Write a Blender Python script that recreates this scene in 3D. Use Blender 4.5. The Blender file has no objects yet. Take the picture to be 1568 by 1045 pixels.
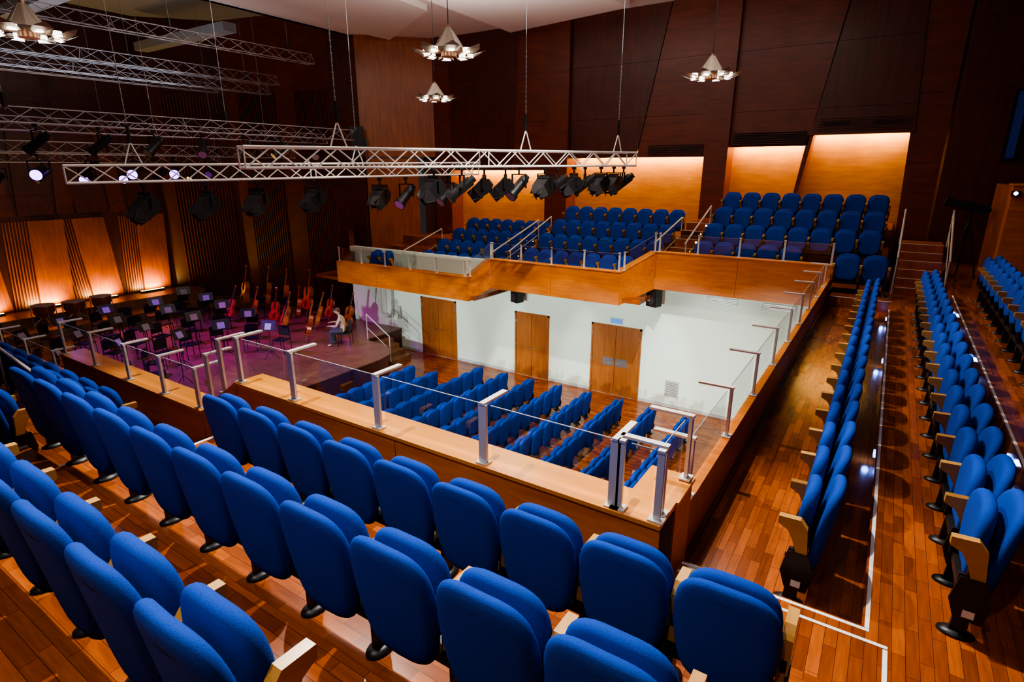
import bpy, math, random
from mathutils import Vector, Matrix
random.seed(7)
H=6.72   # eye height above the main floor
scene=bpy.context.scene
try: scene.view_settings.look='AgX - Medium High Contrast'
except Exception as e: print('look',e)
# ------------------------------------------------------------------ materials
def newmat(name):
    m=bpy.data.materials.new(name); m.use_nodes=True
    nt=m.node_tree; b=nt.nodes['Principled BSDF']
    return m,nt,b
def simple(name,col,rough=.5,metal=0,emit=None,es=0,bump=0,bscale=200):
    m,nt,b=newmat(name)
    b.inputs['Base Color'].default_value=(*col,1); b.inputs['Roughness'].default_value=rough
    b.inputs['Metallic'].default_value=metal
    if emit: 
        b.inputs['Emission Color'].default_value=(*emit,1); b.inputs['Emission Strength'].default_value=es
    tc=nt.nodes.new('ShaderNodeTexCoord'); n=nt.nodes.new('ShaderNodeTexNoise'); n.inputs['Scale'].default_value=bscale
    nt.links.new(tc.outputs['Object'],n.inputs['Vector'])
    if bump:
        bp=nt.nodes.new('ShaderNodeBump'); bp.inputs['Strength'].default_value=bump; bp.inputs['Distance'].default_value=.003
        nt.links.new(n.outputs['Fac'],bp.inputs['Height']); nt.links.new(bp.outputs['Normal'],b.inputs['Normal'])
    return m
def wood(name,c1,c2,rough=.35,stretch=(6,6,.6),scale=2.0,coat=.3):
    m,nt,b=newmat(name); N=nt.nodes; L=nt.links
    tc=N.new('ShaderNodeTexCoord'); mp=N.new('ShaderNodeMapping'); mp.inputs['Scale'].default_value=stretch
    n=N.new('ShaderNodeTexNoise'); n.inputs['Scale'].default_value=scale; n.inputs['Detail'].default_value=8; n.inputs['Roughness'].default_value=.65
    n2=N.new('ShaderNodeTexNoise'); n2.inputs['Scale'].default_value=1.3; n2.inputs['Detail'].default_value=3
    ad=N.new('ShaderNodeMath'); ad.operation='MULTIPLY_ADD'; ad.inputs[1].default_value=.5
    cr=N.new('ShaderNodeValToRGB'); cr.color_ramp.elements[0].position=.5; cr.color_ramp.elements[1].position=.95
    cr.color_ramp.elements[0].color=(*c2,1); cr.color_ramp.elements[1].color=(*c1,1)
    L.new(tc.outputs['Object'],mp.inputs['Vector']); L.new(mp.outputs['Vector'],n.inputs['Vector']); L.new(tc.outputs['Object'],n2.inputs['Vector'])
    L.new(n2.outputs['Fac'],ad.inputs[0]); L.new(n.outputs['Fac'],ad.inputs[2]); L.new(ad.outputs[0],cr.inputs['Fac'])
    L.new(cr.outputs['Color'],b.inputs['Base Color']); b.inputs['Roughness'].default_value=rough
    b.inputs['Coat Weight'].default_value=coat; b.inputs['Coat Roughness'].default_value=.2
    return m
def parquet(name,ca,cb,rough=.22,rot=0):
    m,nt,b=newmat(name); N=nt.nodes; L=nt.links
    tc=N.new('ShaderNodeTexCoord'); mp=N.new('ShaderNodeMapping'); mp.inputs['Rotation'].default_value=(0,0,rot)
    br=N.new('ShaderNodeTexBrick'); br.inputs['Color1'].default_value=(*ca,1); br.inputs['Color2'].default_value=(*cb,1)
    br.inputs['Mortar'].default_value=(cb[0]*.4,cb[1]*.4,cb[2]*.4,1); br.inputs['Scale'].default_value=1
    br.inputs['Mortar Size'].default_value=.0015; br.inputs['Brick Width'].default_value=.42; br.inputs['Row Height'].default_value=.07
    br.offset=.37; br.inputs['Bias'].default_value=-.1
    n=N.new('ShaderNodeTexNoise'); n.inputs['Scale'].default_value=5; n.inputs['Detail'].default_value=6
    mp2=N.new('ShaderNodeMapping'); mp2.inputs['Scale'].default_value=(1,8,1)
    mx=N.new('ShaderNodeMixRGB'); mx.blend_type='MULTIPLY'; mx.inputs['Fac'].default_value=.55
    cr=N.new('ShaderNodeValToRGB'); cr.color_ramp.elements[0].position=.3; cr.color_ramp.elements[0].color=(.45,.4,.35,1)
    cr.color_ramp.elements[1].position=.7
    L.new(tc.outputs['Object'],mp.inputs['Vector']); L.new(mp.outputs['Vector'],br.inputs['Vector'])
    L.new(mp.outputs['Vector'],mp2.inputs['Vector']); L.new(mp2.outputs['Vector'],n.inputs['Vector'])
    L.new(n.outputs['Fac'],cr.inputs['Fac']); L.new(br.outputs['Color'],mx.inputs[1]); L.new(cr.outputs['Color'],mx.inputs[2])
    L.new(mx.outputs['Color'],b.inputs['Base Color']); b.inputs['Roughness'].default_value=rough
    return m
def fabric(name,col):
    m,nt,b=newmat(name); N=nt.nodes; L=nt.links
    tc=N.new('ShaderNodeTexCoord'); v=N.new('ShaderNodeTexVoronoi'); v.inputs['Scale'].default_value=260
    mx=N.new('ShaderNodeMixRGB'); mx.inputs[1].default_value=(*col,1); mx.inputs[2].default_value=(col[0]*.4,col[1]*.45,col[2]*.6,1)
    L.new(tc.outputs['Object'],v.inputs['Vector']); L.new(v.outputs['Distance'],mx.inputs['Fac']); L.new(mx.outputs['Color'],b.inputs['Base Color'])
    bp=N.new('ShaderNodeBump'); bp.inputs['Strength'].default_value=.35; bp.inputs['Distance'].default_value=.002
    L.new(v.outputs['Distance'],bp.inputs['Height']); L.new(bp.outputs['Normal'],b.inputs['Normal'])
    b.inputs['Roughness'].default_value=.85; b.inputs['Specular IOR Level'].default_value=.2
    return m
def glassm(name):
    m,nt,b=newmat(name); N=nt.nodes; L=nt.links
    out=N['Material Output']; tr=N.new('ShaderNodeBsdfTransparent'); tr.inputs['Color'].default_value=(.86,.92,.92,1)
    gl=N.new('ShaderNodeBsdfGlossy'); gl.inputs['Roughness'].default_value=.02
    lw=N.new('ShaderNodeLayerWeight'); lw.inputs['Blend'].default_value=.3
    pw=N.new('ShaderNodeMath'); pw.operation='POWER'; pw.inputs[1].default_value=4
    ma=N.new('ShaderNodeMath'); ma.operation='MULTIPLY_ADD'; ma.inputs[1].default_value=.45; ma.inputs[2].default_value=.10
    mx=N.new('ShaderNodeMixShader'); L.new(lw.outputs['Facing'],pw.inputs[0]); L.new(pw.outputs[0],ma.inputs[0]); L.new(ma.outputs[0],mx.inputs[0]); L.new(tr.outputs[0],mx.inputs[1]); L.new(gl.outputs[0],mx.inputs[2])
    L.new(mx.outputs[0],out.inputs['Surface']); return m
M={}
M['blue']=fabric('blue_upholstery',(.008,.062,.40))
M['black']=simple('black_steel',(.012,.012,.014),.4,.3)
M['arm']=wood('beech_armrest',(.52,.27,.06),(.38,.18,.035),.4,(10,2,10))
M['cherry']=wood('cherry_veneer',(.62,.18,.010),(.38,.085,.005),.38,(.8,6,7),2.2,.1)
M['cherryv']=wood('cherry_veneer_vertical',(.40,.10,.012),(.19,.038,.005),.4,(6,6,.5),2.0,.15)
M['niche']=wood('niche_veneer',(.60,.25,.045),(.40,.145,.022),.4,(.8,6,5),2.0,.15)
M['dark']=wood('dark_veneer',(.17,.030,.007),(.075,.012,.003),.45,(.7,5,6),1.6,.06)
M['dark2']=wood('dark_veneer_b',(.10,.017,.005),(.045,.0075,.002),.45,(5,5,.6),1.6,.06)
M['seam']=simple('dark_seam',(.015,.006,.004),.8)
M['cap']=wood('parapet_cap_veneer',(.74,.28,.03),(.58,.18,.015),.28,(.8,6,7),2.0,.4)
M['floor']=parquet('merbau_parquet',(.43,.108,.020),(.165,.036,.008),.18)
M['floory']=parquet('merbau_parquet_gallery',(.38,.094,.018),(.14,.030,.007),.18,math.pi/2)
M['stage']=parquet('stage_boards',(.24,.12,.06),(.18,.085,.045),.3)
M['white']=simple('white_wall_paint',(.80,.93,.84),.6,bump=.1,bscale=60)
M['ceil']=simple('ceiling_plaster',(.76,.70,.66),.8,bump=.1,bscale=30)
M['ceilg']=simple('stage_ceiling_grey',(.3,.3,.31),.8)
M['alu']=simple('brushed_aluminium',(.62,.61,.60),.45,.4)
M['alud']=simple('dull_truss_aluminium',(.40,.40,.42),.45,.7)
M['alug']=simple('truss_aluminium',(.9,.9,.86),.35,.3)
M['cable']=simple('steel_cable',(.35,.35,.36),.4,.6)
M['nose']=simple('white_step_nosing',(.8,.8,.78),.5)
M['paper']=simple('sheet_music',(.30,.28,.33),.7)
M['glass']=glassm('railing_glass')
M['shade']=simple('opal_petal',(.30,.24,.19),.4)
M['lampon']=simple('lamp_opal_glow',(1,.95,.85),.4,emit=(1,.93,.82),es=4)
M['brass']=simple('copper_brass',(.45,.25,.15),.35,.7)
M['led']=simple('step_led',(1,1,1),.4,emit=(.75,.85,1),es=15)
M['bled']=simple('blue_step_led',(.2,.4,1),.4,emit=(.12,.26,1),es=8)
M['purple']=simple('purple_lens',(.3,.05,.9),.4,emit=(.26,.07,1),es=12)
M['cello']=wood('cello_varnish',(.5,.14,.03),(.25,.06,.015),.2,(3,3,3),3,.8)
M['doorw']=wood('door_veneer',(.40,.13,.022),(.25,.07,.011),.4,(7,7,.6),2.2,.2)
M['steel']=simple('push_plate_steel',(.5,.52,.55),.3,.9)
M['grey']=simple('grey_metal',(.55,.58,.57),.5)
M['dgrey']=simple('dark_grey_cone',(.04,.04,.045),.5)
M['blueglow']=simple('blue_window_light',(.015,.03,.12),.5,emit=(.05,.13,.8),es=.04)
M['warmstrip']=simple('cove_lamp_strip',(1,.8,.4),.5,emit=(1,.66,.22),es=14)
M['green']=simple('sign_blue',(.05,.2,.6),.5,emit=(.1,.3,.9),es=.6)
M['skin']=simple('skin',(.6,.36,.25),.5); M['cloth']=simple('beige_shirt',(.5,.40,.28),.8); M['trous']=simple('dark_trousers',(.05,.05,.07),.8)
M['hair']=simple('brown_hair',(.1,.05,.025),.6)
M['copper']=simple('timpani_copper',(.6,.25,.12),.25,.9)
# ------------------------------------------------------------------ mesh builder
class MB:
    def __init__(s): s.v=[];s.f=[];s.mi=[];s.sm=[];s.mats=[]
    def m(s,k):
        if k not in s.mats: s.mats.append(k)
        return s.mats.index(k)
    def add(s,vs,fs,k,smooth=False,T=None):
        o=len(s.v)
        for p in vs: s.v.append(tuple(T@Vector(p)) if T else tuple(p))
        i=s.m(k)
        for f in fs: s.f.append([o+a for a in f]); s.mi.append(i); s.sm.append(smooth)
    def box(s,lo,hi,k,T=None):
        x0,y0,z0=lo;x1,y1,z1=hi
        vs=[(x0,y0,z0),(x1,y0,z0),(x1,y1,z0),(x0,y1,z0),(x0,y0,z1),(x1,y0,z1),(x1,y1,z1),(x0,y1,z1)]
        s.add(vs,[(0,3,2,1),(4,5,6,7),(0,1,5,4),(1,2,6,5),(2,3,7,6),(3,0,4,7)],k,False,T)
    def prism(s,pts,a0,a1,axis,k,T=None):
        n=len(pts)
        def mk(p,a):
            return (p[0],p[1],a) if axis=='z' else ((p[0],a,p[1]) if axis=='y' else (a,p[0],p[1]))
        vs=[mk(p,a0) for p in pts]+[mk(p,a1) for p in pts]
        fs=[tuple(range(n))[::-1],tuple(range(n,2*n))]+[(i,(i+1)%n,n+(i+1)%n,n+i) for i in range(n)]
        s.add(vs,fs,k,False,T)
    def cyl(s,p0,p1,r,k,n=8,r1=None,T=None,caps=True):
        p0=Vector(p0);p1=Vector(p1);r1=r if r1 is None else r1
        d=(p1-p0).normalized(); a=Vector((0,0,1)) if abs(d.z)<.9 else Vector((1,0,0))
        e=d.cross(a).normalized(); g=d.cross(e)
        vs=[];
        for P,R in((p0,r),(p1,r1)):
            for i in range(n):
                t=2*math.pi*i/n; vs.append(P+e*math.cos(t)*R+g*math.sin(t)*R)
        fs=[(i,(i+1)%n,n+(i+1)%n,n+i) for i in range(n)]
        s.add(vs,fs,k,True,T)
        if caps: s.add(vs,[tuple(range(n))[::-1],tuple(range(n,2*n))],k,False,T)
    def loft(s,rings,k,T=None,caps=True):
        n=len(rings[0]);vs=[p for r in rings for p in r];fs=[]
        for j in range(len(rings)-1):
            for i in range(n): fs.append((j*n+i,j*n+(i+1)%n,(j+1)*n+(i+1)%n,(j+1)*n+i))
        if caps: fs+= [tuple(range(n))[::-1],tuple(range((len(rings)-1)*n,len(rings)*n))]
        s.add(vs,fs,k,True,T)
    def mesh(s,name):
        me=bpy.data.meshes.new(name); me.from_pydata(s.v,[],s.f)
        for k in s.mats: me.materials.append(M[k])
        me.polygons.foreach_set('material_index',s.mi); me.polygons.foreach_set('use_smooth',s.sm)
        me.update()
        import bmesh
        bm=bmesh.new(); bm.from_mesh(me); bmesh.ops.recalc_face_normals(bm,faces=bm.faces); bm.to_mesh(me); bm.free()
        return me
    def obj(s,name,loc=(0,0,0),rz=0):
        return place(s.mesh(name),name,loc,rz)
def place(me,name,loc,rz=0,rot=None,sc=1):
    o=bpy.data.objects.new(name,me); scene.collection.objects.link(o); o.location=loc
    o.rotation_euler=rot if rot else (0,0,rz); o.scale=(sc,sc,sc); return o
# ------------------------------------------------------------------ auditorium seat (faces +Y)
def pad(mb,w,z0,z1,y0,th,lean,n,k,taper=.12):
    a=w/2;b=(z1-z0)/2;zc=(z0+z1)/2
    rings=[]
    for dy,sc in((-.5,.70),(-.48,.84),(-.40,.93),(-.22,.985),(0,1),(.22,.985),(.40,.94),(.49,.85),(.52,.72)):
        ring=[]
        for i in range(36):
            t=2*math.pi*i/36; c=math.cos(t);q=math.sin(t)
            nn=n if q>0 else n+1.2
            x=a*sc*math.copysign(abs(c)**(2/nn),c)
            z=zc+(b-(1-sc)*a)*math.copysign(abs(q)**(2/nn),q)
            x*=1-taper*max(0,(zc-z)/b)
            y=y0+dy*th+lean*(z-z0)-.03*(1-(x/a)**2)*(1 if lean<0 else -1)
            ring.append((x,y,z))
        rings.append(ring)
    mb.loft(rings,k)
def armrest(mb,x):
    pts=[(.02,.34),(.075,.34),(.13,.50),(.17,.575),(.235,.61),(.235,.665),(.10,.67),(.05,.61)]
    mb.prism(pts,x-.026,x+.026,'x','arm')
    mb.box((x-.015,.03,.24),(x+.015,.12,.5),'black')
def seat_mesh(both):
    mb=MB()
    pad(mb,.520,.20,.885,.03,.075,-.14,3.3,'blue',.16)
    pad(mb,.485,.30,.845,.10,.085,-.02,3.0,'blue')
    mb.box((-.27,.04,.22),(.27,.13,.28),'black')
    mb.box((-.235,.06,.26),(-.205,.15,.40),'black'); mb.box((.205,.06,.26),(.235,.15,.40),'black')
    xs=[-.27,.27] if both else [-.27]
    for x in xs:
        armrest(mb,x)
        mb.prism([(.05,.02),(.14,.02),(.12,.36),(.05,.36)],x-.016,x+.016,'x','black')
        ring=lambda r,z:[(x+r*.8*math.cos(2*math.pi*i/20),.10+r*1.25*math.sin(2*math.pi*i/20),z) for i in range(20)]
        mb.loft([ring(.08,0),ring(.08,.012),ring(.04,.03)],'black')
    if both:
        for s in (-1,1):
            mb.prism([(.0,.12),(.14,.13),(.18,.25),(.15,.42),(.02,.42),(-.03,.26)],s*.285,s*.302,'x','black')
            mb.box((min(s*.302,s*.304),.04,.15),(max(s*.302,s*.304),.10,.20),'nose')
    return mb.mesh('auditorium_seat')
SM=seat_mesh(False); SME=seat_mesh(True)
def row(x0,y0,z,dx,dy,n,rz,end=None):
    for i in range(n):
        place(SME if i==end else SM,'auditorium_seat',(x0+dx*i,y0+dy*i,z),rz)
P=.54
ZA=H-2.77; RS=.275; ZB=ZA+RS; ZC=ZB+RS; ZD=ZC+RS
ZW=H-2.95; ZR3=ZA+.30
row(-.36-8*P,2.50,ZA,P,0,9,0,8)
row(-.60-10*P,1.58,ZB,P,0,11,0,10)
row(-1.71-6*P,.70,ZC,P,0,7,0,6)
row(-12.2,2.50,ZA-.5,P,0,10,0,9)
row(-12.2,1.58,ZB-.5,P,0,10,0,9)
row(-.08,4.15,ZW,0,P,18,math.pi/2,0)
row(.85,4.18,ZA,0,P,19,math.pi/2,0)
row(1.82,8.4,ZR3,0,P,12,math.pi/2,0)
SPC=.94
BL=((-4.1,8,H-2.72,.40,4),(-9.55,8,H-3.31,.40,4),(-14.0,7,H-3.70,.33,4))
for (x0,n,zf,rs,nr) in BL:
    for j in range(nr):
        nn=n if not(j==0 and zf>H-3) else 5
        row(x0+(nn-1)*P,15.75+SPC*j,zf+rs*j,-P,0,nn,math.pi,nn-1)
row(-15.1,14.8,H-3.70,-P,0,2,math.pi,1)
row(-.1,15.05,ZA+.05,-P,0,2,math.pi,1)
for k in range(10):
    row(-3.45-.93*k,4.6,0,0,P,17 if k<8 else 15,math.pi/2,16 if k<8 else 14)
# ------------------------------------------------------------------ floors / platforms
mb=MB(); mb.box((-16.0,-2.5,-.2),(3.6,20.8,0),'floor'); mb.obj('floor')
mb=MB()
for (y0,y1,z) in ((2.24,3.07,ZA),(1.37,2.24,ZB),(.5,1.37,ZC),(-.4,.5,ZD),(-2.5,-.4,ZD+RS)):
    mb.box((-5.75,y0,ZA-.5),(3.6,y1,z),'floor')
    mb.box((-12.9,y0,ZA-1.0),(-6.5,y1,z-.5),'floor')
    mb.box((-6.5,y0,ZA-1.0),(-6.1,y1,z-.33),'floor')
    mb.box((-6.1,y0,ZA-1.0),(-5.75,y1,z-.17),'floor')
    mb.box((-6.13,y0+.02,z-.17),(-6.09,y1,z-.165),'nose'); mb.box((-5.78,y0+.02,z),(-5.74,y1,z+.004),'nose')
mb.box((-18.5,-.5,ZA-1.6),(-12.9,3.07,ZA-1.0),'floor')
mb.obj('balcony_floor_near')
mb=MB()
mb.box((-.9,3.07,ZA-.4),(3.6,3.66,ZA),'floory'); mb.box((.26,3.66,ZA-.4),(1.30,20.4,ZA),'floory')
mb.box((-.9,3.66,ZW-.3),(.26,14.4,ZW),'floory'); mb.box((1.30,4.3,ZA-.4),(3.6,20.4,ZR3),'floory'); mb.box((1.30,3.66,ZA-.4),(3.6,4.3,ZA),'floory')
mb.box((-.9,14.4,ZW-.3),(.26,15.6,ZA+.05),'floory')
for a in (0,.10):
    mb.box((-.88,3.62-a,ZA),(.30+a,3.645-a,ZA+.003),'nose')
mb.box((.275,3.65,ZA),(.30,13.8,ZA+.003),'nose'); mb.box((.375,3.1,ZA),(.40,3.51,ZA+.003),'nose')
mb.box((-.85,14.42,ZA+.05),(.3,14.45,ZA+.053),'nose')
mb.box((1.315,4.3,ZR3),(1.34,14.5,ZR3+.003),'nose')
for y in (6.5,10.1,13.2):
    mb.box((1.285,y,ZA+.14),(1.30,y+.12,ZA+.2),'bled'); mb.box((.245,y,ZW+.08),(.26,y+.1,ZW+.13),'bled')
mb.obj('gallery_floor')
mb=MB()
for (x0,x1,zf,yf,rs) in ((-5.2,.1,H-2.72,14.9,.40),(-10.2,-5.2,H-3.31,14.1,.40),(-17.6,-10.2,H-3.70,13.5,.33)):
    mb.box((x0,yf+.02,zf-.12),(x1,15.35,zf),'floor')
    for j in range(4):
        y0=15.40+SPC*j; mb.box((x0,y0 if j else 15.3,zf-.12),(x1,y0+SPC if j<3 else 20.6,zf+rs*j),'floor')
mb.obj('balcony_floor_far')
mb=MB()
def stairs(x0,x1,zf,rs):
    for j in range(6):
        z=zf+rs/2*(j+1); y=15.2+SPC/2*j
        mb.box((x0,y,z-.2),(x1,y+SPC/2+.01,z),'floor'); mb.box((x0,y,z),(x1,y+.03,z+.004),'nose')
        mb.cyl((x1-.1,y-.002,z-.07),(x1-.1,y-.008,z-.07),.025,'led',10)
stairs(-5.15,-4.45,H-2.72,.40); stairs(-10.1,-9.9,H-3.31,.40); stairs(-14.9,-14.35,H-3.70,.33)
for j in range(6):
    z=ZA+.17*(j+1); y=15.7+.3*j
    mb.box((.35,y,z-.18),(1.2,y+.9,z),'cherryv'); mb.box((.35,y,z),(1.2,y+.03,z+.004),'nose')
mb.obj('aisle_steps')
# ------------------------------------------------------------------ stage
ZS=.82
mb=MB()
SP=[(-28,1),(-13.2,1),(-13.2,12.2),(-13.35,12.8),(-13.8,13.25),(-14.4,13.5),(-15.3,13.55),(-15.3,15.45),(-28,15.45)]
mb.prism(SP,.001,ZS-.03,'z','dark2')
mb.prism([(-28,1),(-13.15,1),(-13.15,12.2),(-13.3,12.83),(-13.76,13.3),(-14.38,13.55),(-15.25,13.6),(-15.25,15.45),(-28,15.45)],ZS-.03,ZS,'z','stage')
for j in range(4):
    mb.box((-15.24,13.7,0.001),(-15.24+.28*(4-j),14.7,ZS*(j+1)/5),'stage')
mb.obj('stage')
mb=MB(); mb.box((-27.85,5,ZS),(-25.0,14,ZS+.3),'stage'); mb.box((-27.85,5,ZS+.3),(-26.4,14,ZS+.6),'stage'); mb.obj('stage_riser')
mb=MB()
for x,z in ((-15.2,ZS),(-14.1,.16)): mb.cyl((x,13.65,z),(x,13.65,z+.95),.018,'alu')
mb.cyl((-15.2,13.65,ZS+.95),(-14.1,13.65,1.11),.02,'alu'); mb.cyl((-15.2,13.65,ZS+.45),(-14.1,13.65,.6),.012,'alu'); mb.obj('stair_handrail')
# ------------------------------------------------------------------ walls
CE=H+5.2
def wallseg(mb,p0,p1,z0,z1,th,k):
    p0=Vector(p0);p1=Vector(p1);d=(p1-p0).normalized();n=Vector((-d.y,d.x))*th
    mb.prism([tuple(p0),tuple(p1),tuple(p1+n),tuple(p0+n)],z0,z1,'z',k)
mb=MB(); mb.box((-17.9,15.5,0),(-.7,15.7,H-2.9),'white'); mb.box((-17.9,15.48,0),(-.75,15.5,.1),'grey'); mb.obj('wall_far_lower')
mb=MB(); mb.box((-.75,3.1,0),(-.55,15.5,H-3.3),'white'); mb.obj('wall_right_lower')
mb=MB(); mb.box((-17.9,2.3,0),(-.7,2.5,ZA-1.05),'white'); mb.obj('wall_near_lower')
mb=MB(); mb.box((3.6,-2.7,0),(3.8,20.8,CE),'dark'); mb.obj('wall_right')
mb=MB(); mb.box((-29,-2.7,0),(3.8,-2.5,CE),'dark'); mb.obj('wall_near')
mb=MB(); mb.box((-17.5,20.6,H-4.2),(3.8,20.8,CE),'niche')
YP=20.0
panels=[ # (xl_top,xr_top,xl_bot,xr_bot,zbot,dy,mat)
 (-16.2,-12.72,-16.2,-13.07,.0,.0,'dark2'),(-12.68,-10.53,-13.0,-10.53,.0,.08,'dark'),
 (-10.47,-6.93,-10.47,-7.86,.43,0,'dark2'),(-6.87,-5.44,-7.80,-5.44,.43,.07,'dark'),
 (-4.7,-1.78,-4.7,-2.44,.71,0,'dark'),(-1.72,-.1,-2.38,.2,1.0,.08,'dark2'),
 (-.05,.93,.25,.93,-3.2,.02,'dark'),(.99,3.6,.99,3.6,-3.2,.1,'dark2')]
for xlt,xrt,xlb,xrb,zb,dy,k in panels:
    cuts=[zb,1.75,3.5,5.2] if zb>-1 else [zb,.2,2.0,3.7,5.2]
    for c0,c1 in zip(cuts[:-1],cuts[1:]):
        def lx(a,b,z): 
            t=(z-zb)/(5.2-zb); return b+(a-b)*t
        g=.004
        mb.prism([(lx(xlt,xlb,c0),H+c0+g),(lx(xrt,xrb,c0),H+c0+g),(lx(xrt,xrb,c1),H+c1-g),(lx(xlt,xlb,c1),H+c1-g)],YP-dy,YP+.06,'y',k)
    mb.prism([(xlb+.01,H+zb),(xrb-.01,H+zb),(xrt-.01,CE),(xlt+.01,CE)],YP+.06,YP+.1,'y','seam')
    if zb>-1: mb.box((xlb+.02,YP+.1,H+zb+.25),(xrb-.02,20.6,H+zb+.3),'dark')
for x0,x1 in ((-5.44,-4.7),(-11.45,-10.5),(-17.0,-16.1)):
    mb.box((x0,YP-.18,H-3),(x1,20.6,CE),'dark')
mb.prism([(-2.75,H-1.6),(-2.65,H-1.6),(-2.3,H+1.0),(-2.45,H+1.0)],YP,20.6,'y','dark')
for x0,x1,z in ((-7.4,-5.5,.72),(-4.6,-2.5,1.02),(-2.2,.1,1.35)):
    for i in range(7): mb.box((x0,YP-.11,H+z-.24+i*.055),(x1,YP-.0,H+z-.215+i*.055),'dark2')
    for a,b in ((.05,.35),(.6,.9)):
        w=x1-x0; mb.box((x0+a*w,YP-.13,H+z-.1),(x0+b*w,YP-.11,H+z),'seam')
mb.obj('wall_far_upper')
mb=MB()
wallseg(mb,(-16.2,20.6),(-19.1,17.6),H+.55,CE,-.3,'cherryv')
wallseg(mb,(-17.6,19.4),(-19.1,17.8),H-4.2,H+.5,-.3,'cherryv')
wallseg(mb,(-16.6,20.9),(-17.6,19.8),H-4.2,H+.55,-.2,'dark2')
mb.obj('wall_angled_panel')
mb=MB()
wallseg(mb,(-19.1,17.6),(-20.3,17.2),0,CE+1,-.3,'dark2'); wallseg(mb,(-20.3,17.2),(-25.8,16),0,CE+1,-.3,'dark'); wallseg(mb,(-25.8,16),(-28,13.6),0,CE+1,-.3,'dark2')
wallseg(mb,(-17.9,15.5),(-20.0,17.3),0,H-2.5,-.2,'dark'); 
def batten(p0,p1,z0,z1,step,k,lean=0,w=.05,dep=.07):
    p0=Vector(p0);p1=Vector(p1);L=(p1-p0).length;d=(p1-p0)/L;n=Vector((-d.y,d.x))
    i=0.
    while i<L:
        a=p0+d*i;b=a+d*w; o=d*lean
        vs=[(*a,z0),(*b,z0),(*(b+n*dep),z0),(*(a+n*dep),z0)]+[(*(q+o),z1) for q in (a,b,b+n*dep,a+n*dep)]
        mb.add(vs,[(0,3,2,1),(4,5,6,7),(0,1,5,4),(1,2,6,5),(2,3,7,6),(3,0,4,7)],k); i+=step
for p,q in (((-20.4,17.17),(-22.1,16.8)),((-23.2,16.55),(-25.2,16.1)),((-26,15.75),(-27.6,14.0))):
    batten(p,q,ZS,CE-2,.13,'dark')
mb.obj('wall_stage_side')
mb=MB(); mb.box((-28.3,-2.5,0),(-28,13.6,CE+1),'dark2')
y=13.2; i=0
while y>1:
    w=1.15; l=.25 if i%2 else -.25
    mb.prism([(y,ZS),(y-w,ZS),(y-w-l,H-1.9),(y-l,H-1.9)],-27.9,-28.0,'x','cherryv')
    batten((-27.98,y-w-.05),(-27.98,y-w-.75),ZS,H-1.9,.1,'cherryv',l,.04,-.06)
    mb.prism([(y,H-1.7),(y-w,H-1.7),(y-w-l,H+1.9),(y-l,H+1.9)],-27.92,-28.0,'x','dark2')
    mb.prism([(y-w-.1,H-1.7),(y-w-.7,H-1.7),(y-w-.6+l,H+1.9),(y-w+l,H+1.9)],-27.95,-28.0,'x','dark')
    y-=1.95;i+=1
mb.obj('wall_stage_rear')
# ------------------------------------------------------------------ ceiling
mb=MB(); mb.box((-19.5,-2.7,CE),(3.8,20.8,CE+.2),'ceil'); mb.box((-19.5,-2.7,CE),(-19.3,20.8,CE+1.2),'ceil')
mb.box((-29,-2.7,CE+1.0),(-19.5,20.8,CE+1.2),'ceilg')
for pts,d in (([(-18.6,8.6),(-13.2,8.0),(-13.8,16.0),(-18.0,18.5)],.18),([(-12.6,11.5),(-8.6,10.2),(-7.9,18.8),(-12.9,19.6)],.30),([(-8.1,10.5),(-3.4,9.6),(-3.9,19.2),(-7.3,18.6)],.16),
          ([(-3,10),(1.4,9.5),(2,18.9),(-2.6,19.3)],.3),([(-18.4,1),(-13.4,.4),(-13.0,6.9),(-18.2,7.6)],.3),([(-12.6,1),(-8.6,.6),(-8.2,9.2),(-12.3,10.4)],.16),([(-8,.4),(-3.4,.6),(-3.5,8.6),(-7.7,9.4)],.3)):
    mb.prism(pts,CE-d,CE-.002,'z','ceil')
mb.box((-27,8,CE-.5),(-20.4,8.5,CE-.2),'ceilg'); mb.box((-27,13,CE-.5),(-20.6,13.5,CE-.2),'ceilg')
mb.obj('ceiling')
# ------------------------------------------------------------------ parapets
def parapet_x(x0,x1,y0,y1,zt,zb,name,n):
    mb=MB(); w=(x1-x0)/n
    mb.box((x0,y0+.02,zb+.01),(x1,y1-.02,zt-.05),'seam')
    for i in range(n):
        mb.box((x0+w*i+.004,y0,zb),(x0+w*(i+1)-.004,y1,zt-.03),'cherry')
    mb.box((x0,y0-.015,zt-.03),(x1,y1+.015,zt),'cap')
    mb.obj(name)
parapet_x(-5.5,-.9,3.08,3.38,H-2.14,ZA-.55,'balcony_parapet_near',2)
parapet_x(-10.2,-6.3,3.08,3.38,H-2.66,ZA-1.1,'balcony_parapet_near',2)
parapet_x(-16.5,-10.5,3.08,3.38,H-3.2,ZA-1.6,'balcony_parapet_near',3)
mb=MB(); mb.prism([(-6.29,H-2.66),(-5.51,H-2.14),(-5.51,ZA-.55),(-6.29,ZA-1.1)],3.08,3.38,'y','cherry'); mb.obj('balcony_parapet_near')
mb=MB()
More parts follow.
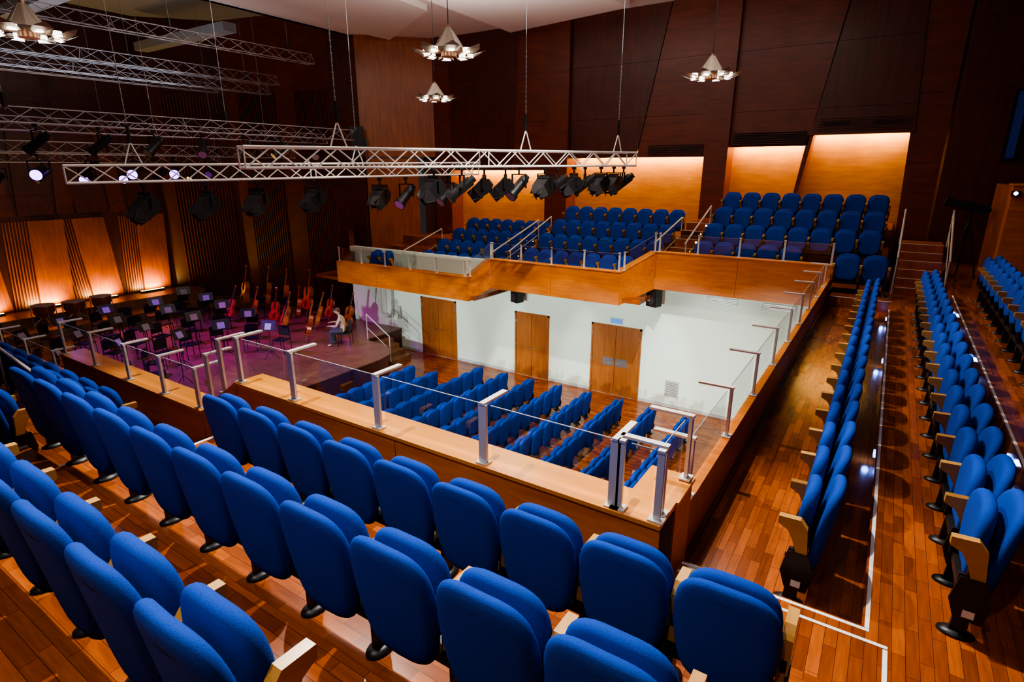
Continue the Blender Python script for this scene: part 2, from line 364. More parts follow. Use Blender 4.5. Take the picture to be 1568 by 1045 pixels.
def pseg(a,b,zta,ztb,zba,zbb,th=.25,n=1):
    a=Vector(a);b=Vector(b);d=(b-a).normalized();nn=Vector((-d.y,d.x))*th
    if nn.y<0: nn=-nn
    for i in range(n):
        A=a+(b-a)*(i/n)+d*.004;B=a+(b-a)*((i+1)/n)-d*.004
        ft=lambda t:(zta+(ztb-zta)*t, zba+(zbb-zba)*t)
        (t0,b0),(t1,b1)=ft(i/n),ft((i+1)/n)
        vs=[(*A,b0),(*B,b1),(*(B+nn),b1),(*(A+nn),b0),(*A,t0),(*B,t1),(*(B+nn),t1),(*(A+nn),t0)]
        mb.add(vs,[(0,3,2,1),(4,5,6,7),(0,1,5,4),(1,2,6,5),(2,3,7,6),(3,0,4,7)],'cherry')
        c=.03
        vs=[(*(A-nn*.06),t0),(*(B-nn*.06),t1),(*(B+nn*1.06),t1),(*(A+nn*1.06),t0),(*(A-nn*.06),t0+c),(*(B-nn*.06),t1+c),(*(B+nn*1.06),t1+c),(*(A+nn*1.06),t0+c)]
        mb.add(vs,[(0,3,2,1),(4,5,6,7),(0,1,5,4),(1,2,6,5),(2,3,7,6),(3,0,4,7)],'cherry')
pseg((-5.1,14.9),(-.9,14.9),H-2.13,H-2.13,H-3.12,H-3.12,.25,2)
pseg((-5.75,14.05),(-5.1,14.9),H-2.62,H-2.13,H-3.5,H-3.12)
pseg((-10.0,14.05),(-5.75,14.05),H-2.62,H-2.62,H-3.5,H-3.5,.25,2)
pseg((-10.4,13.45),(-10.0,14.05),H-3.13,H-2.62,H-3.85,H-3.5)
pseg((-16.3,13.45),(-10.4,13.45),H-3.13,H-3.13,H-3.85,H-3.85,.25,3)
wallseg(mb,(-16.3,13.45),(-17.9,15.5),H-3.85,H-3.1,-.2,'dark')
mb.box((-5.1,15.15,H-3.1),(-.8,15.49,H-3.0),'white')
mb.prism([(-10,14.3),(-5.75,14.3),(-5.1,15.15),(-5.1,15.49),(-10,15.49)],H-3.48,H-3.43,'z','white')
mb.box((-16.5,13.7,H-3.84),(-10.2,15.49,H-3.81),'white')
mb.obj('balcony_parapet_far')
mb=MB()
mb.box((-1.2,3.40,ZW-.4),(-.9,3.78,H-2.175),'cherry'); mb.box((-1.215,3.396,H-2.175),(-.885,3.8,H-2.145),'cap')
y=3.81
for i in range(5):
    y1=y+2.21; mb.box((-1.0,y+.004,ZW-.4),(-.93,y1-.004,H-2.42),'cherryv'); mb.box((-1.005,y,H-2.42),(-.925,y1,H-2.405),'cherry'); y=y1
mb.box((-.925,3.81,ZW),(-.905,14.4,ZW+.08),'dark'); 
mb.obj('gallery_parapet')
# ------------------------------------------------------------------ glass railings
def rail(pts,name,out,h=.48,armlen=.3,slim=False):
    mb=MB(); out=Vector(out).normalized(); w=.035 if not slim else .022
    for p in pts:
        p=Vector(p)+Vector((0,0,.001)); s=Vector((-out.y,out.x,0))
        for (a,b,c0,c1,z0,z1) in ((-w,w,-.012,.012,0,h),(-.025,.025,-.02,armlen,h,h+.018),(-.05,.05,-.04,.04,0,.012)):
            vs=[]
            for z in(z0,z1):
                for (i,j) in((a,c0),(b,c0),(b,c1),(a,c1)): vs.append(p+s*i+out*j+Vector((0,0,z)))
            mb.add(vs,[(0,3,2,1),(4,5,6,7),(0,1,5,4),(1,2,6,5),(2,3,7,6),(3,0,4,7)],'alu')
    for a,b in zip(pts[:-1],pts[1:]):
        a=Vector(a);b=Vector(b);d=(b-a).normalized()*.05;o=out*.03;t=out*.003
        a=a+d+o;b=b-d+o;g0=Vector((0,0,.03));g1=Vector((0,0,h-.01))
        mb.add([a+g0,b+g0,b+g1,a+g1],[(0,1,2,3)],'glass')
        e=Vector((0,0,.005)); vs=[a+g1-t,b+g1-t,b+g1+t,a+g1+t]
        mb.add(vs+[v+e for v in vs],[(0,3,2,1),(4,5,6,7),(0,1,5,4),(1,2,6,5),(2,3,7,6),(3,0,4,7)],'alud' if slim else 'alu')
    return mb.obj(name)
zc=H-2.14
rail([(-5.45,3.12,zc),(-4.57,3.12,zc),(-3.42,3.12,zc),(-2.3,3.12,zc),(-1.24,3.12,zc)],'glass_railing',(0,1,0))
rail([(-1.20,3.12,zc),(-.94,3.12,zc)],'glass_railing',(0,1,0),armlen=.02,slim=True)
rail([(-.94,3.2,zc),(-.94,3.74,zc)],'glass_railing',(-1,0,0),slim=True)
rail([(-.965,3.95+1.22*i,H-2.405) for i in range(9)],'glass_railing',(-1,0,0),slim=True)
z2=H-2.66
rail([(-10.1,3.12,z2),(-9.1,3.12,z2),(-8.1,3.12,z2),(-7.2,3.12,z2),(-6.4,3.12,z2)],'glass_railing',(0,1,0))
rail([(-6.1,3.12,z2+.1),(-5.8,3.12,z2+.32)],'glass_railing',(0,1,0),h=.6)
rail([(-16.4+1.15*i,3.12,H-3.2) for i in range(6)],'glass_railing',(0,1,0))
z3=H-2.10
rail([(-5.05+1.02*i,14.97,z3) for i in range(5)],'glass_railing',(0,-1,0),armlen=.05,slim=True)
rail([(-5.7,14.15,H-2.56),(-5.15,14.9,z3)],'glass_railing',(.8,-.6,0),armlen=.05,slim=True)
rail([(-9.95+1.03*i,14.12,H-2.59) for i in range(5)],'glass_railing',(0,-1,0),armlen=.05,slim=True)
rail([(-10.35,13.5,H-3.08),(-10.0,14.1,H-2.59)],'glass_railing',(.8,-.6,0),armlen=.05,slim=True)
rail([(-16.2+1.13*i,13.52,H-3.10) for i in range(6)],'glass_railing',(0,-1,0),armlen=.05,slim=True)
def handrail(x,y0,z0,y1,z1,name='stair_handrail',glass=True):
    mb=MB()
    for (y,z) in((y0,z0),(y1,z1)): mb.cyl((x,y,z),(x,y,z+.85),.018,'alu')
    mb.cyl((x,y0-.1,z0+.85),(x,y1,z1+.85),.022,'alu'); mb.cyl((x,y0,z0+.35),(x,y1,z1+.35),.01,'alu')
    if glass:
        mb.add([(x,y0,z0+.1),(x,y1,z1+.1),(x,y1,z1+.8),(x,y0,z0+.8)],[(0,1,2,3)],'glass')
    mb.obj(name)
handrail(-4.42,15.2,H-2.72,17.4,H-1.85); handrail(-5.18,15.0,H-2.72,17.2,H-2.2)
handrail(-10.15,14.4,H-3.31,17.2,H-2.5); handrail(-9.88,15.0,H-3.31,17.6,H-2.4); handrail(-14.35,14.6,H-3.70,17.0,H-3.0)
handrail(.3,15.7,ZA,17.2,ZA+1.0); handrail(1.25,15.6,ZA,17.2,ZA+1.0); 
mb=MB(); mb.cyl((-13,2.6,H-2.35),(-6.2,2.0,H-2.28),.02,'alu'); 
for x in (-12,-10,-8,-6.4): mb.cyl((x,2.05+.08*(-6.2-x)*.9,ZA-.5),(x,2.0+.088*(-6.2-x),H-2.3),.015,'alu')
mb.obj('stair_handrail')
# ------------------------------------------------------------------ doors and wall fittings
def door(x0,x1,h,name,plates=False):
    mb=MB(); y=15.498
    mb.box((x0-.06,y-.03,0),(x0,y,h+.06),'doorw'); mb.box((x1,y-.03,0),(x1+.06,y,h+.06),'doorw'); mb.box((x0-.06,y-.03,h),(x1+.06,y,h+.06),'doorw')
    c=(x0+x1)/2
    mb.box((x0+.005,y-.02,.01),(c-.004,y,h-.005),'doorw'); mb.box((c+.004,y-.02,.01),(x1-.005,y,h-.005),'doorw')
    mb.box((c-.006,y-.022,.0),(c+.006,y,h),'seam'); mb.box((x0-.002,y-.022,0),(x0+.006,y,h),'seam'); mb.box((x1-.006,y-.022,0),(x1+.002,y,h),'seam')
    for s in (-1,1):
        if plates: mb.box((c+s*.22-.18,y-.032,.95),(c+s*.22+.18,y-.02,1.2),'steel')
        mb.cyl((c+s*.08,y-.02,1.05),(c+s*.08,y-.08,1.05),.015,'steel'); mb.cyl((c+s*.08,y-.075,1.05),(c+s*.2,y-.075,1.05),.012,'steel')
    for z in (.25,1.1,h-.25): mb.cyl((x0,y-.035,z-.05),(x0,y-.035,z+.05),.012,'steel'); mb.cyl((x1,y-.035,z-.05),(x1,y-.035,z+.05),.012,'steel')
    mb.obj(name)
door(-14.15,-12.6,2.15,'door_1'); door(-9.95,-8.75,2.15,'door_2'); door(-7.12,-5.62,2.18,'door_3',True)
def speaker(loc,rz,w=.35,h=.5,d=.3,name='wall_loudspeaker'):
    mb=MB(); mb.prism([(-w/2,0),(w/2,0),(w/2*.75,d),(-w/2*.75,d)],0,h,'z','black')
    mb.box((-w/2+.02,-.01,.02),(w/2-.02,0,h-.02),'seam'); mb.cyl((0,-.02,h*.35),(0,-.01,h*.35),w*.32,'dgrey',20); mb.cyl((0,-.02,h*.78),(0,-.01,h*.78),w*.15,'dgrey',16)
    mb.box((-.03,d,h*.3),(.03,d+.12,h*.6),'black')
    mb.obj(name,loc,rz)
speaker((-9.75,15.0,H-4.1),-.4); speaker((-5.2,15.0,H-3.65),-.4)
mb=MB(); mb.box((-16.2,15.37,1.3),(-15.6,15.49,2.6),'grey'); mb.box((-16.15,15.36,1.35),(-15.92,15.37,2.5),'white'); mb.box((-15.88,15.36,1.35),(-15.65,15.37,2.5),'white')
mb.cyl((-15.3,15.43,1.2),(-15.3,15.43,1.7),.06,'grey'); mb.obj('electrical_cabinet')
mb=MB(); mb.box((-4.75,15.46,.35),(-4.35,15.5,.85),'grey')
for i in range(8): mb.box((-4.73,15.45,.38+i*.055),(-4.37,15.465,.40+i*.055),'steel')
mb.obj('wall_vent_grille')
for x in (-3.4,-2.0):
    mb=MB(); mb.box((x-.4,15.47,H-3.45),(x+.4,15.5,H-3.27),'grey')
    for i in range(4): mb.box((x-.38,15.46,H-3.43+i*.04),(x+.38,15.475,H-3.415+i*.04),'steel')
    mb.obj('wall_vent_grille')
mb=MB(); mb.box((-6.55,15.44,2.32),(-6.2,15.49,2.45),'green'); mb.box((-6.57,15.47,2.30),(-6.18,15.495,2.47),'grey'); mb.obj('exit_sign')
# ------------------------------------------------------------------ trusses
def truss(p0,p1,name,s=.33,r=.025,step=.42,tri=False,k='alug'):
    mb=MB(); p0=Vector(p0);p1=Vector(p1);L=(p1-p0).length;d=(p1-p0)/L;side=Vector((-d.y,d.x,0)).normalized()*s/2;up=Vector((0,0,s/2))
    ch=[side+up,-side+up,-side-up,side-up] if not tri else [up*1.2,-side-up,side-up]
    for c in ch: mb.cyl(p0+c,p1+c,r,k,8)
    n=max(1,int(L/step)); m=len(ch)
    for f in range(m):
        a=ch[f];b=ch[(f+1)%m]
        for i in range(n):
            A=p0+d*(L*i/n);B=p0+d*(L*(i+1)/n)
            if i%2: mb.cyl(A+a,B+b,r*.55,k,5,caps=False)
            else: mb.cyl(A+b,B+a,r*.55,k,5,caps=False)
    for e in (p0,p1,(p0+p1)/2):
        for f in range(m): mb.cyl(e+ch[f],e+ch[(f+1)%m],r*.6,k,5)
    return mb.obj(name)
T1a=Vector((-9.0,5.7,H+.2));T1b=Vector((-6.05,15.1,H+.28))
T2a=Vector((-13.6,4.85,H-.08));T2b=Vector((-10.6,14.2,H+.05))
truss(T1a,T1b,'lighting_truss'); truss(T2a,T2b,'lighting_truss')
for (x,z,y0,y1,s) in ((-18.6,3.8,2,14.8,.3),(-21,3.3,2,15,.3),(-21.6,3.0,2,15,.3),(-23.5,3.1,2,14,.3),(-16.4,1.15,3,14.5,.3),(-18.5,1.1,3,15,.3),(-20.5,.6,3,15,.3),(-24,.4,3,14,.3)):
    truss((x,y0,H+z),(x+.3,y1,H+z),'stage_truss',s,.014,.5,True,'alud')
def wires(points,name='truss_suspension_cable'):
    for (p,sp) in points:
        mb=MB(); p=Vector(p)
        mb.cyl(p+Vector((0,0,.75)),(p.x,p.y,CE-.31),.006,'cable',6)
        n=26
        for i in range(n):
            z=.95+i*.05; mb.cyl(p+Vector((.0,.0,z)),p+Vector((0,0,z+.035)),.014 if i%2 else .009,'cable',6)
        mb.cyl(p+Vector((.0,.0,.6)),p+Vector((0,0,.95)),.035,'black',8)
        for q in (-1,1):
            mb.cyl(p+sp*q*.16+Vector((0,0,.17)),p+Vector((0,0,.62)),.014,'alug',6)
        mb.obj(name)
d1=(T1b-T1a).normalized(); d2=(T2b-T2a).normalized()
def at(a,b,t): return a+(b-a)*t
wires([(at(T1a,T1b,.17),d1),(at(T1a,T1b,.62),d1),(at(T1a,T1b,.94),d1),(at(T2a,T2b,.12),d2),(at(T2a,T2b,.62),d2)])
for y in (5,10,14):
    for x,z in ((-18.5,3.8),(-21.2,3.1),(-16.3,1.15),(-20.4,.6),(-23.9,.4)):
        mb=MB(); mb.cyl((x,y,H+z+.1),(x,y,CE+1 if x<-19.5 else CE-.31),.007,'cable',6); mb.cyl((x,y,H+z+.15),(x,y,H+z+.45),.05,'black',8); mb.obj('truss_suspension_cable')
# ------------------------------------------------------------------ stage spotlights
def spot_mesh(kind,lens='seam'):
    mb=MB()
    mb.cyl((0,0,.05),(0,0,-.1),.02,'black'); mb.box((-.03,-.04,-.02),(.03,.04,.06),'black')
    mb.box((-.19,-.02,-.12),(.19,.02,-.1),'black')
    for s in(-1,1): mb.box((s*.19-.008,-.02,-.38),(s*.19+.008,.02,-.1),'black')
    T=Matrix.Translation((0,0,-.34))@Matrix.Rotation(math.radians(38 if lens=='seam' else 12),4,'X')
    if kind==0:
        mb.prism([(-.16,-.12),(-.16,.13),(.02,.15),(.16,.08),(.16,-.07),(.02,-.14)],-.16,.16,'x','black',T)
        for i in range(6): mb.box((-.15,.03+i*.02,.14),(.15,.036+i*.02,.165),'dgrey',T)
        mb.box((-.13,-.175,-.1),(.13,-.16,.11),'alu' if lens=='seam' else lens,T)
        for s in(-1,1):
            Tb=T@Matrix.Translation((s*.16,-.16,0))@Matrix.Rotation(-s*.5,4,'Z'); mb.box((-.004,-.2,-.13),(.004,0,.13),'dgrey',Tb)
            Tb=T@Matrix.Translation((0,-.16,s*.14))@Matrix.Rotation(s*.5,4,'X'); mb.box((-.15,-.2,-.004),(.15,0,.004),'dgrey',Tb)
    else:
        mb.cyl((0,.22,0),(0,-.25,0),.10,'black',16,T=T); mb.cyl((0,-.25,0),(0,-.33,0),.13,'black',16,T=T); mb.cyl((0,-.331,0),(0,-.335,0),.11,'steel' if lens=='seam' else lens,16,T=T)
        mb.cyl((0,.22,0),(0,.3,0),.07,'black',12,T=T)
    return mb.mesh('stage_spotlight')
S0=spot_mesh(0);S1=spot_mesh(1);SPu=spot_mesh(1,'purple')
for t,k in ((.13,0),(.25,0),(.36,0),(.50,0),(.68,0),(.76,1),(.9,1)):
    p=at(T2a,T2b,t); place(S0 if k==0 else S1,'stage_spotlight',p+Vector((0,0,-.25)),rz=math.radians(random.uniform(-10,25)),sc=1.25)
for t,k in ((.37,0),(.44,1),(.50,0),(.56,0),(.60,1),(.68,0),(.72,1),(.78,0),(.82,1),(.88,0),(.93,0),(.97,1)):
    p=at(T1a,T1b,t); place(S0 if k==0 else S1,'stage_spotlight',p+Vector((0,0,-.22)),rz=math.radians(random.choice((-60,-40,60,-10,-20))),sc=1.1)
for x,z in ((-16.3,1.15),(-20.4,.6),(-23.9,.4)):
    for i in range(8):
        pu=(x<-17 and i in (1,2,4,5))
        place(SPu if pu else S1,'stage_spotlight',(x,4.2+1.25*i,H+z-.2),rz=math.radians(random.uniform(50,75) if pu else random.uniform(-60,60)),sc=1.3 if pu else 1)
# ------------------------------------------------------------------ chandeliers
def chandelier(loc):
    mb=MB(); n=8
    mb.cyl((0,0,.45),(0,0,CE-loc[2]-.31),.008,'black',6)
    mb.cyl((0,0,.42),(0,0,.5),.04,'brass',12)
    for i in range(n):
        a=2*math.pi*i/n
        T=Matrix.Rotation(a,4,'Z')
        mb.add([(.05,-.03,.46),(.05,.03,.46),(.20,.10,.20),(.26,.12,.12),(.26,-.12,.12),(.20,-.10,.20)],[(0,1,2,3,4,5)],'shade',False,T)
        mb.box((.1,-.012,.06),(.42,.012,.085),'brass',T)
        mb.add([(.30,-.07,.02),(.30,.07,.02),(.46,.15,.0),(.60,.13,.07),(.70,0,.13),(.60,-.13,.07),(.46,-.15,.0)],[(0,1,2,3,4,5,6)],'shade',False,T)
        mb.add([(.34,-.05,.008),(.34,.05,.008),(.45,.09,-.012),(.45,-.09,-.012)],[(0,1,2,3)],'lampon',False,T)
        mb.cyl((.40,0,.02),(.40,0,.09),.065,'lampon',10,T=T)
    mb.cyl((0,0,-.02),(0,0,.1),.14,'brass',16)
    o=mb.obj('chandelier',loc)
for l in ((-7.2,8.9,H+2.0),(-11.9,14.0,H+2.0),(-3.9,14.2,H+2.0),(-11.7,4.1,H+2.0)): chandelier(l)
# ------------------------------------------------------------------ gallery end
mb=MB(); mb.box((2.0,15.5,ZR3),(3.59,15.9,H-.3),'cherry'); mb.box((2.0,15.9,ZR3),(2.15,18,H-.3),'cherryv'); mb.box((1.98,15.48,H-.3),(3.59,16,H-.26),'cap')
mb.box((1.98,15.44,H-.5),(2.13,15.5,H-.4),'black'); mb.cyl((2.05,15.44,H-.45),(2.05,15.43,H-.45),.035,'led',12); mb.obj('timber_pier')
mb=MB(); mb.box((2.22,19.8,H+.3),(2.40,19.88,H+1.9),'blueglow'); mb.box((2.15,19.78,H+.25),(2.22,19.89,H+1.95),'black'); mb.box((2.40,19.78,H+.25),(2.47,19.89,H+1.95),'black'); mb.box((2.15,19.78,H+1.9),(2.47,19.89,H+1.95),'black'); mb.obj('window_1')
def tripod_cam(loc):
    mb=MB()
    for a in (90,210,330):
        r=math.radians(a); mb.cyl((.35*math.cos(r),.45*math.sin(r),0),(0,0,1.35),.02,'black',8); 
    mb.cyl((0,0,1.0),(0,0,1.5),.03,'black'); T=Matrix.Translation((0,0,1.62))@Matrix.Rotation(.25,4,'Y')
    mb.box((-.30,-.12,-.11),(.25,.12,.12),'black',T); mb.cyl((-.30,0,0),(-.52,0,0),.09,'black',16,T=T); mb.cyl((-.52,0,0),(-.57,0,0),.11,'black',16,T=T); mb.box((.25,-.05,-.02),(.35,.05,.08),'black',T)
    mb.obj('camera_on_tripod',loc)  # dark camera on a tripod, carries no lamp
tripod_cam((1.6,17.4,ZR3))
speaker((-18.9,16.9,H+.6),-.8,.7,1.1,.5,'hanging_loudspeaker')
# ------------------------------------------------------------------ orchestra
def chair_mesh():
    mb=MB()
    mb.box((-.21,-.21,.44),(.21,.21,.48),'black'); mb.prism([(-.2,.55),(.2,.55),(.19,.86),(.1,.9),(-.1,.9),(-.19,.86)],-.23,-.2,'y','black')
    for x in(-.2,.2):
        mb.cyl((x,-.22,0),(x,-.2,.88),.013,'black',6); mb.cyl((x,.2,0),(x,.18,.45),.013,'black',6)
    return mb.mesh('orchestra_chair')
def stand_mesh():
    mb=MB()
    for a in(0,120,240): r=math.radians(a); mb.cyl((.26*math.cos(r),.26*math.sin(r),.01),(0,0,.28),.01,'black',6)
    mb.cyl((0,0,.15),(0,0,1.05),.012,'black',6)
    T=Matrix.Translation((0,0,1.1))@Matrix.Rotation(math.radians(-25),4,'X'); mb.box((-.25,-.006,-.15),(.25,.006,.18),'black',T); mb.box((-.25,-.05,-.155),(.25,0,-.145),'black',T)
    mb.box((-.11,-.012,-.13),(.11,-.007,.08),'paper',T)
    return mb.mesh('music_stand')
def cello_mesh():
    mb=MB()
    prof=[(0,.0),(.13,.01),(.2,.07),(.22,.17),(.19,.27),(.135,.34),(.13,.40),(.16,.46),(.17,.55),(.14,.66),(.07,.73),(.03,.75)]
    pts=[(x,z) for x,z in prof]+[(-x,z) for x,z in prof[::-1][:-1]]
    mb.prism(pts,-.06,.06,'y','cello'); mb.prism([(x*.93,z*.96+.015) for x,z in pts],-.075,.075,'y','cello')
    mb.box((-.02,-.1,.45),(.02,-.075,1.2),'seam'); mb.box((-.02,-.08,.74),(.02,-.03,1.22),'cello'); mb.cyl((-.03,-.06,1.26),(.03,-.06,1.26),.035,'cello',12)
    for z in (1.14,1.2): mb.cyl((-.07,-.07,z),(.07,-.07,z),.007,'seam',6)
    mb.box((-.045,-.13,.3),(.045,-.075,.315),'arm'); mb.prism([(-.02,.06),(.02,.06),(.03,.24),(-.03,.24)],-.095,-.08,'y','seam'); mb.cyl((0,0,0),(0,0,-.25),.006,'steel',6)
    return mb.mesh('cello')
CH=chair_mesh();ST=stand_mesh();CE_=cello_mesh()
VC=((-18.6,12.6),(-19.6,12.9),(-20.6,12.6),(-19.3,13.8),(-17.6,13.3),(-16.7,12.2),(-17.4,11.6),(-16.6,13.9),(-18.2,14.4),(-21.6,12.2))
DB=((-20.9,14.3),(-22,14.2),(-23,13.8),(-19.8,14.6))
for r,n in ((2.6,7),(4.2,11),(5.8,15),(7.4,20),(9.0,24)):
    for i in range(n):
        a=math.radians(95+ (170)*(i+.5)/n)
        x=-15.6+r*math.cos(a)*1.1; y=9+r*math.sin(a)*.8
        if y>14.2 or y<3 or x<-24.6: continue
        if any((x-p)**2+(y-q)**2<.36 for p,q in VC+DB): continue
        rz=math.atan2(9-y,-15.6-x)-math.pi/2
        place(CH,'orchestra_chair',(x,y,ZS),rz+random.uniform(-.3,.3))
        if i%2==0: 
            dv=Vector((-15.6-x,9-y)).normalized()*.62; 
            if not any((x+dv.x-p)**2+(y+dv.y-q)**2<.3 for p,q in VC+DB): place(ST,'music_stand',(x+dv.x,y+dv.y,ZS),rz+math.pi)
for i,(x,y) in enumerate(VC):
    place(CE_,'cello',(x,y,ZS+.27),rot=(random.uniform(-.4,-.15),random.uniform(-.2,.2),random.uniform(-1,.6)),sc=1.0)
for i,(x,y) in enumerate(DB):
    place(CE_,'double_bass',(x,y,ZS+.34),rot=(-.2,.05,-.6+.2*i),sc=1.3)
def timp(loc):
    mb=MB(); rr=[(.1,.35),(.25,.4),(.34,.55),(.36,.78),(.37,.8)]
    mb.loft([[(r*math.cos(2*math.pi*i/24),r*math.sin(2*math.pi*i/24),z) for i in range(24)] for r,z in rr],'copper'); mb.cyl((0,0,.8),(0,0,.82),.37,'paper',24)
    for a in(0,90,180,270): q=math.radians(a); mb.cyl((.38*math.cos(q),.38*math.sin(q),0),(.38*math.cos(q),.38*math.sin(q),.8),.015,'steel',6); mb.cyl((.38*math.cos(q),.38*math.sin(q),.1),(0,0,.4),.015,'steel',6)
    mb.obj('timpani',loc)
for l in ((-25.8,7.6,ZS+.3),(-25.6,8.5,ZS+.3),(-25.8,9.5,ZS+.3)): timp(l)
# ------------------------------------------------------------------ seated musician
def person(loc,rz):
    J={'pel':(0,0,.56),'sp':(0,.03,.76),'ch':(0,.08,.94),'nk':(0,.12,1.08),'hd':(0,.17,1.16),
       'sl':(-.18,.1,1.0),'el':(-.27,.2,.76),'wl':(-.12,.42,.74),'sr':(.18,.1,1.0),'er':(.30,.18,.77),'wr':(.16,.42,.82),
       'hl':(-.10,.02,.56),'kl':(-.15,.45,.54),'al':(-.15,.42,.09),'tl':(-.16,.58,.04),'hr':(.10,.02,.56),'kr':(.17,.45,.54),'ar':(.19,.40,.09),'tr':(.2,.56,.04)}
    E=[('pel','sp'),('sp','ch'),('ch','nk'),('nk','hd'),('ch','sl'),('sl','el'),('el','wl'),('ch','sr'),('sr','er'),('er','wr'),('pel','hl'),('hl','kl'),('kl','al'),('al','tl'),('pel','hr'),('hr','kr'),('kr','ar'),('ar','tr')]
    R={'pel':.13,'sp':.13,'ch':.15,'nk':.055,'hd':.055,'sl':.065,'el':.045,'wl':.03,'sr':.065,'er':.045,'wr':.03,'hl':.08,'kl':.06,'al':.045,'tl':.035,'hr':.08,'kr':.06,'ar':.045,'tr':.035}
    ks=list(J); me=bpy.data.meshes.new('body'); me.from_pydata([J[k] for k in ks],[(ks.index(a),ks.index(b)) for a,b in E],[])
    root=bpy.data.objects.new('seated_musician',None); scene.collection.objects.link(root); root.location=loc; root.rotation_euler=(0,0,rz)
    o=bpy.data.objects.new('body',me); scene.collection.objects.link(o); o.parent=root
    sk=o.modifiers.new('s','SKIN'); sv=me.skin_vertices[0].data
    for i,k in enumerate(ks): sv[i].radius=(R[k],R[k]*.85); sv[i].use_root=(i==0)
    sk.use_smooth_shade=True
    o.modifiers.new('ss','SUBSURF').levels=2; o.modifiers['ss'].render_levels=2
    me.materials.append(M['cloth'])
    mb=MB()
    rings=[]
    for j in range(1,12):
        t=math.pi*j/12; rings.append([(.078*math.sin(t)*math.cos(2*math.pi*i/16),.095*math.sin(t)*math.sin(2*math.pi*i/16)+.01*math.cos(t),.115*math.cos(t)) for i in range(16)])
    mb.loft(rings,'skin'); mb.cyl((0,.09,.01),(0,.115,-.02),.008,'skin',6,r1=.014); mb.box((-.025,.088,-.052),(.025,.094,-.045),'cello')
    for s in(-1,1): mb.cyl((s*.03,.083,.015),(s*.03,.092,.015),.01,'seam',8); mb.cyl((s*.076,0,.0),(s*.088,0,.0),.025,'skin',8)
    mb.loft([[(q*math.cos(2*math.pi*i/16),-.015+w*math.sin(2*math.pi*i/16),z) for i in range(16)] for q,w,z in ((.083,.095,-.0),(.088,.1,.05),(.07,.085,.1),(.03,.04,.128))],'hair')
    h=mb.obj('head',(0,.19,1.24)); h.parent=root
    for s,w in ((-1,J['wl']),(1,J['wr'])):
        mb=MB(); mb.box((-.035,-.01,-.012),(.035,.08,.012),'skin')
        for f in range(4): 
            x=-.027+f*.018; mb.cyl((x,.08,0),(x,.12-.004*abs(f-1.5),-.01),.008,'skin',6); mb.cyl((x,.12-.004*abs(f-1.5),-.01),(x,.14,-.035),.0075,'skin',6)
        mb.cyl((-s*.035,.02,0),(-s*.065,.06,-.01),.009,'skin',6)
        g=mb.obj('hand',w,.3*s); g.parent=root
    mb=MB(); 
    for k in ('hl','hr'):
        a=J[k];b=J['k'+k[1]];c=J['a'+k[1]]
        mb.cyl(a,b,.095,'trous',12,r1=.075); mb.cyl(b,c,.075,'trous',12,r1=.055)
    g=mb.obj('trousers'); g.parent=root
    return root
place(CH,'orchestra_chair',(-15.3,12.7,ZS),2.2); person((-15.3,12.7,ZS),2.2)
# ------------------------------------------------------------------ lights
G=.86
def aim(o,t):
    o.rotation_euler=(Vector(t)-o.location).to_track_quat('-Z','Y').to_euler()
def area(loc,target,e,col=(1,1,1),sx=1,sy=1,name='house_light'):
    l=bpy.data.lights.new(name,'AREA'); l.shape='RECTANGLE'; l.size=sx; l.size_y=sy; l.energy=e*G; l.color=col
    o=bpy.data.objects.new(name,l); scene.collection.objects.link(o); o.location=loc; aim(o,target); return o
def spot(loc,target,e,ang=60,col=(1,1,1),r=.08,blend=.4,name='spot_lamp'):
    l=bpy.data.lights.new(name,'SPOT'); l.energy=e*G; l.color=col; l.spot_size=math.radians(ang); l.spot_blend=blend; l.shadow_soft_size=r
    o=bpy.data.objects.new(name,l); scene.collection.objects.link(o); o.location=loc; aim(o,target); return o
W=(1,.92,.82)
for x in (-3,-8.5,-14):
    for y in (5,13):
        area((x,y,CE-.35),(x,y,0),95 if x>-10 else 45,W,1.6,1.6)
spot((-2.6,5.2,CE-.4),(-1.8,2.0,ZA),3500,62,W,.05,.3)
spot((-6.6,5.0,CE-.4),(-4.8,2.0,ZA),3500,62,W,.05,.3)
spot((-4.5,-1.2,CE-.4),(-2.6,.9,ZC),1200,46,W,.05,.6)
spot((-.8,-1.2,CE-.4),(-.6,2.0,ZB),450,46,W,.05,.6)
spot((-5.0,6.0,CE-.4),(.6,6.0,ZA),2600,50,W,.05,.5)
spot((-5.0,11.5,CE-.4),(.5,11,ZA),2400,50,W,.05,.5)
spot((-3,9,CE-.4),(-7,11,0),5600,70,W,.08,.5)
spot((-5,6,CE-.4),(-2.8,14.9,H-2.6),1000,30,(1,.85,.6),.08,.9)
spot((-9,6,CE-.4),(-8,14.3,H-3.2),1100,32,(1,.85,.6),.08,.9)
spot((-12,6,CE-.4),(-13.2,13.7,H-3.5),1100,34,(1,.85,.6),.08,.9)
spot((-8,3,CE-.4),(-17.6,19.1,H+2.4),1200,24,(1,.85,.65),.1,.9)
for x,e in ((-2.2,1000),(-4.8,1000),(-7.4,1000),(-10,1000),(-12.6,900),(-15.2,700)):
    spot((x,4.2,2.9),(x,15.5,.5),e*1.9,37,(.90,1,.93),.12,.30,'wall_wash_fill')  # added fill spots, aimed across the hall to brighten the white wall
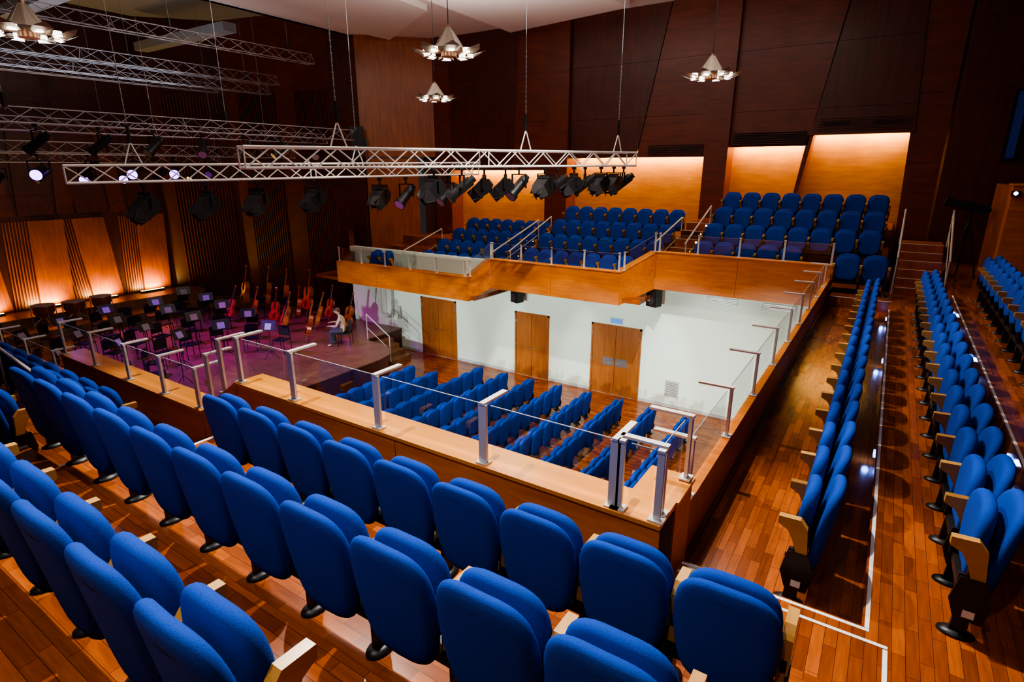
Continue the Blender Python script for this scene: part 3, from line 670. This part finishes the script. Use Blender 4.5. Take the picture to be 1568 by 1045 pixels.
for x0,x1,z in ((-10.4,-5.5,.43),(-4.65,-2.45,.71),(-2.35,.18,1.0),(-16.0,-11.5,0.0)):
    w=x1-x0
    mbb=MB(); mbb.box((x0+.05,YP+.14,H+z+.16),(x1-.05,YP+.2,H+z+.2),'warmstrip'); mbb.obj('cove_light')
    area(((x0+x1)/2,YP+.45,H+z+.06),((x0+x1)/2,20.6,H+z-1.2),48*w,(1,.64,.17),w-.1,.06,'cove_lamp')
for i in range(5):
    y=12.3-1.95*i
    mbb=MB(); mbb.box((-27.75,y-.5,ZS+.6),(-27.6,y+.5,ZS+.68),'black'); mbb.box((-27.73,y-.48,ZS+.68),(-27.62,y+.48,ZS+.69),'warmstrip'); mbb.obj('floor_uplight')
    area((-27.6,y,ZS+.75),(-28,y,ZS+2.2),100,(1,.64,.2),1.0,.1,'uplight_lamp')
for i,(x,y) in enumerate(((-18,6),(-21,10),(-18.5,12),(-16,9))):
    spot((x-2.5,y-3,H+.3),(x,y,ZS),4600 if i%2 else 1500,60,(.34,.05,1) if i%2 else (1,.10,.80),.1,.7,'stage_wash')
spot((-13,10,H+4.6),(-27,11,H-1),600,60,(1,.75,.6),.1,.8,'stage_wash')
spot((-10,8,H+4.6),(-15.5,12.8,ZS),1500,24,(1,.85,.7),.1,.8,'stage_wash')
area((-21,9,H+2.2),(-21,9,20),110,(.7,.8,1),3,6,'ceiling_bounce')  # added upward area fills, standing in for light bounced onto the ceilings
area((-8,12,H+2.8),(-8,12,20),720,(1,.90,.84),8,6,'ceiling_bounce')
for y in (6.5,10.1,13.2):
    for (x,z) in ((1.24,ZA+.15),(.20,ZW+.1)):
        l=bpy.data.lights.new('step_led_light','POINT'); l.energy=2; l.color=(.2,.35,1); l.shadow_soft_size=.03
        o=bpy.data.objects.new('step_led_light',l); scene.collection.objects.link(o); o.location=(x,y+.05,z)
w=bpy.data.worlds.new('World'); scene.world=w; w.use_nodes=True; w.node_tree.nodes['Background'].inputs[0].default_value=(.5,.5,.55,1); w.node_tree.nodes['Background'].inputs[1].default_value=.05
# ------------------------------------------------------------------ camera
cd=bpy.data.cameras.new('camera'); cd.lens=19.9; cd.sensor_width=36; cd.clip_start=.05; cd.clip_end=200
co=bpy.data.objects.new('camera',cd); scene.collection.objects.link(co); co.location=(0,0,H); co.rotation_euler=(math.radians(90-16.8),0,math.radians(33.2))
scene.camera=co
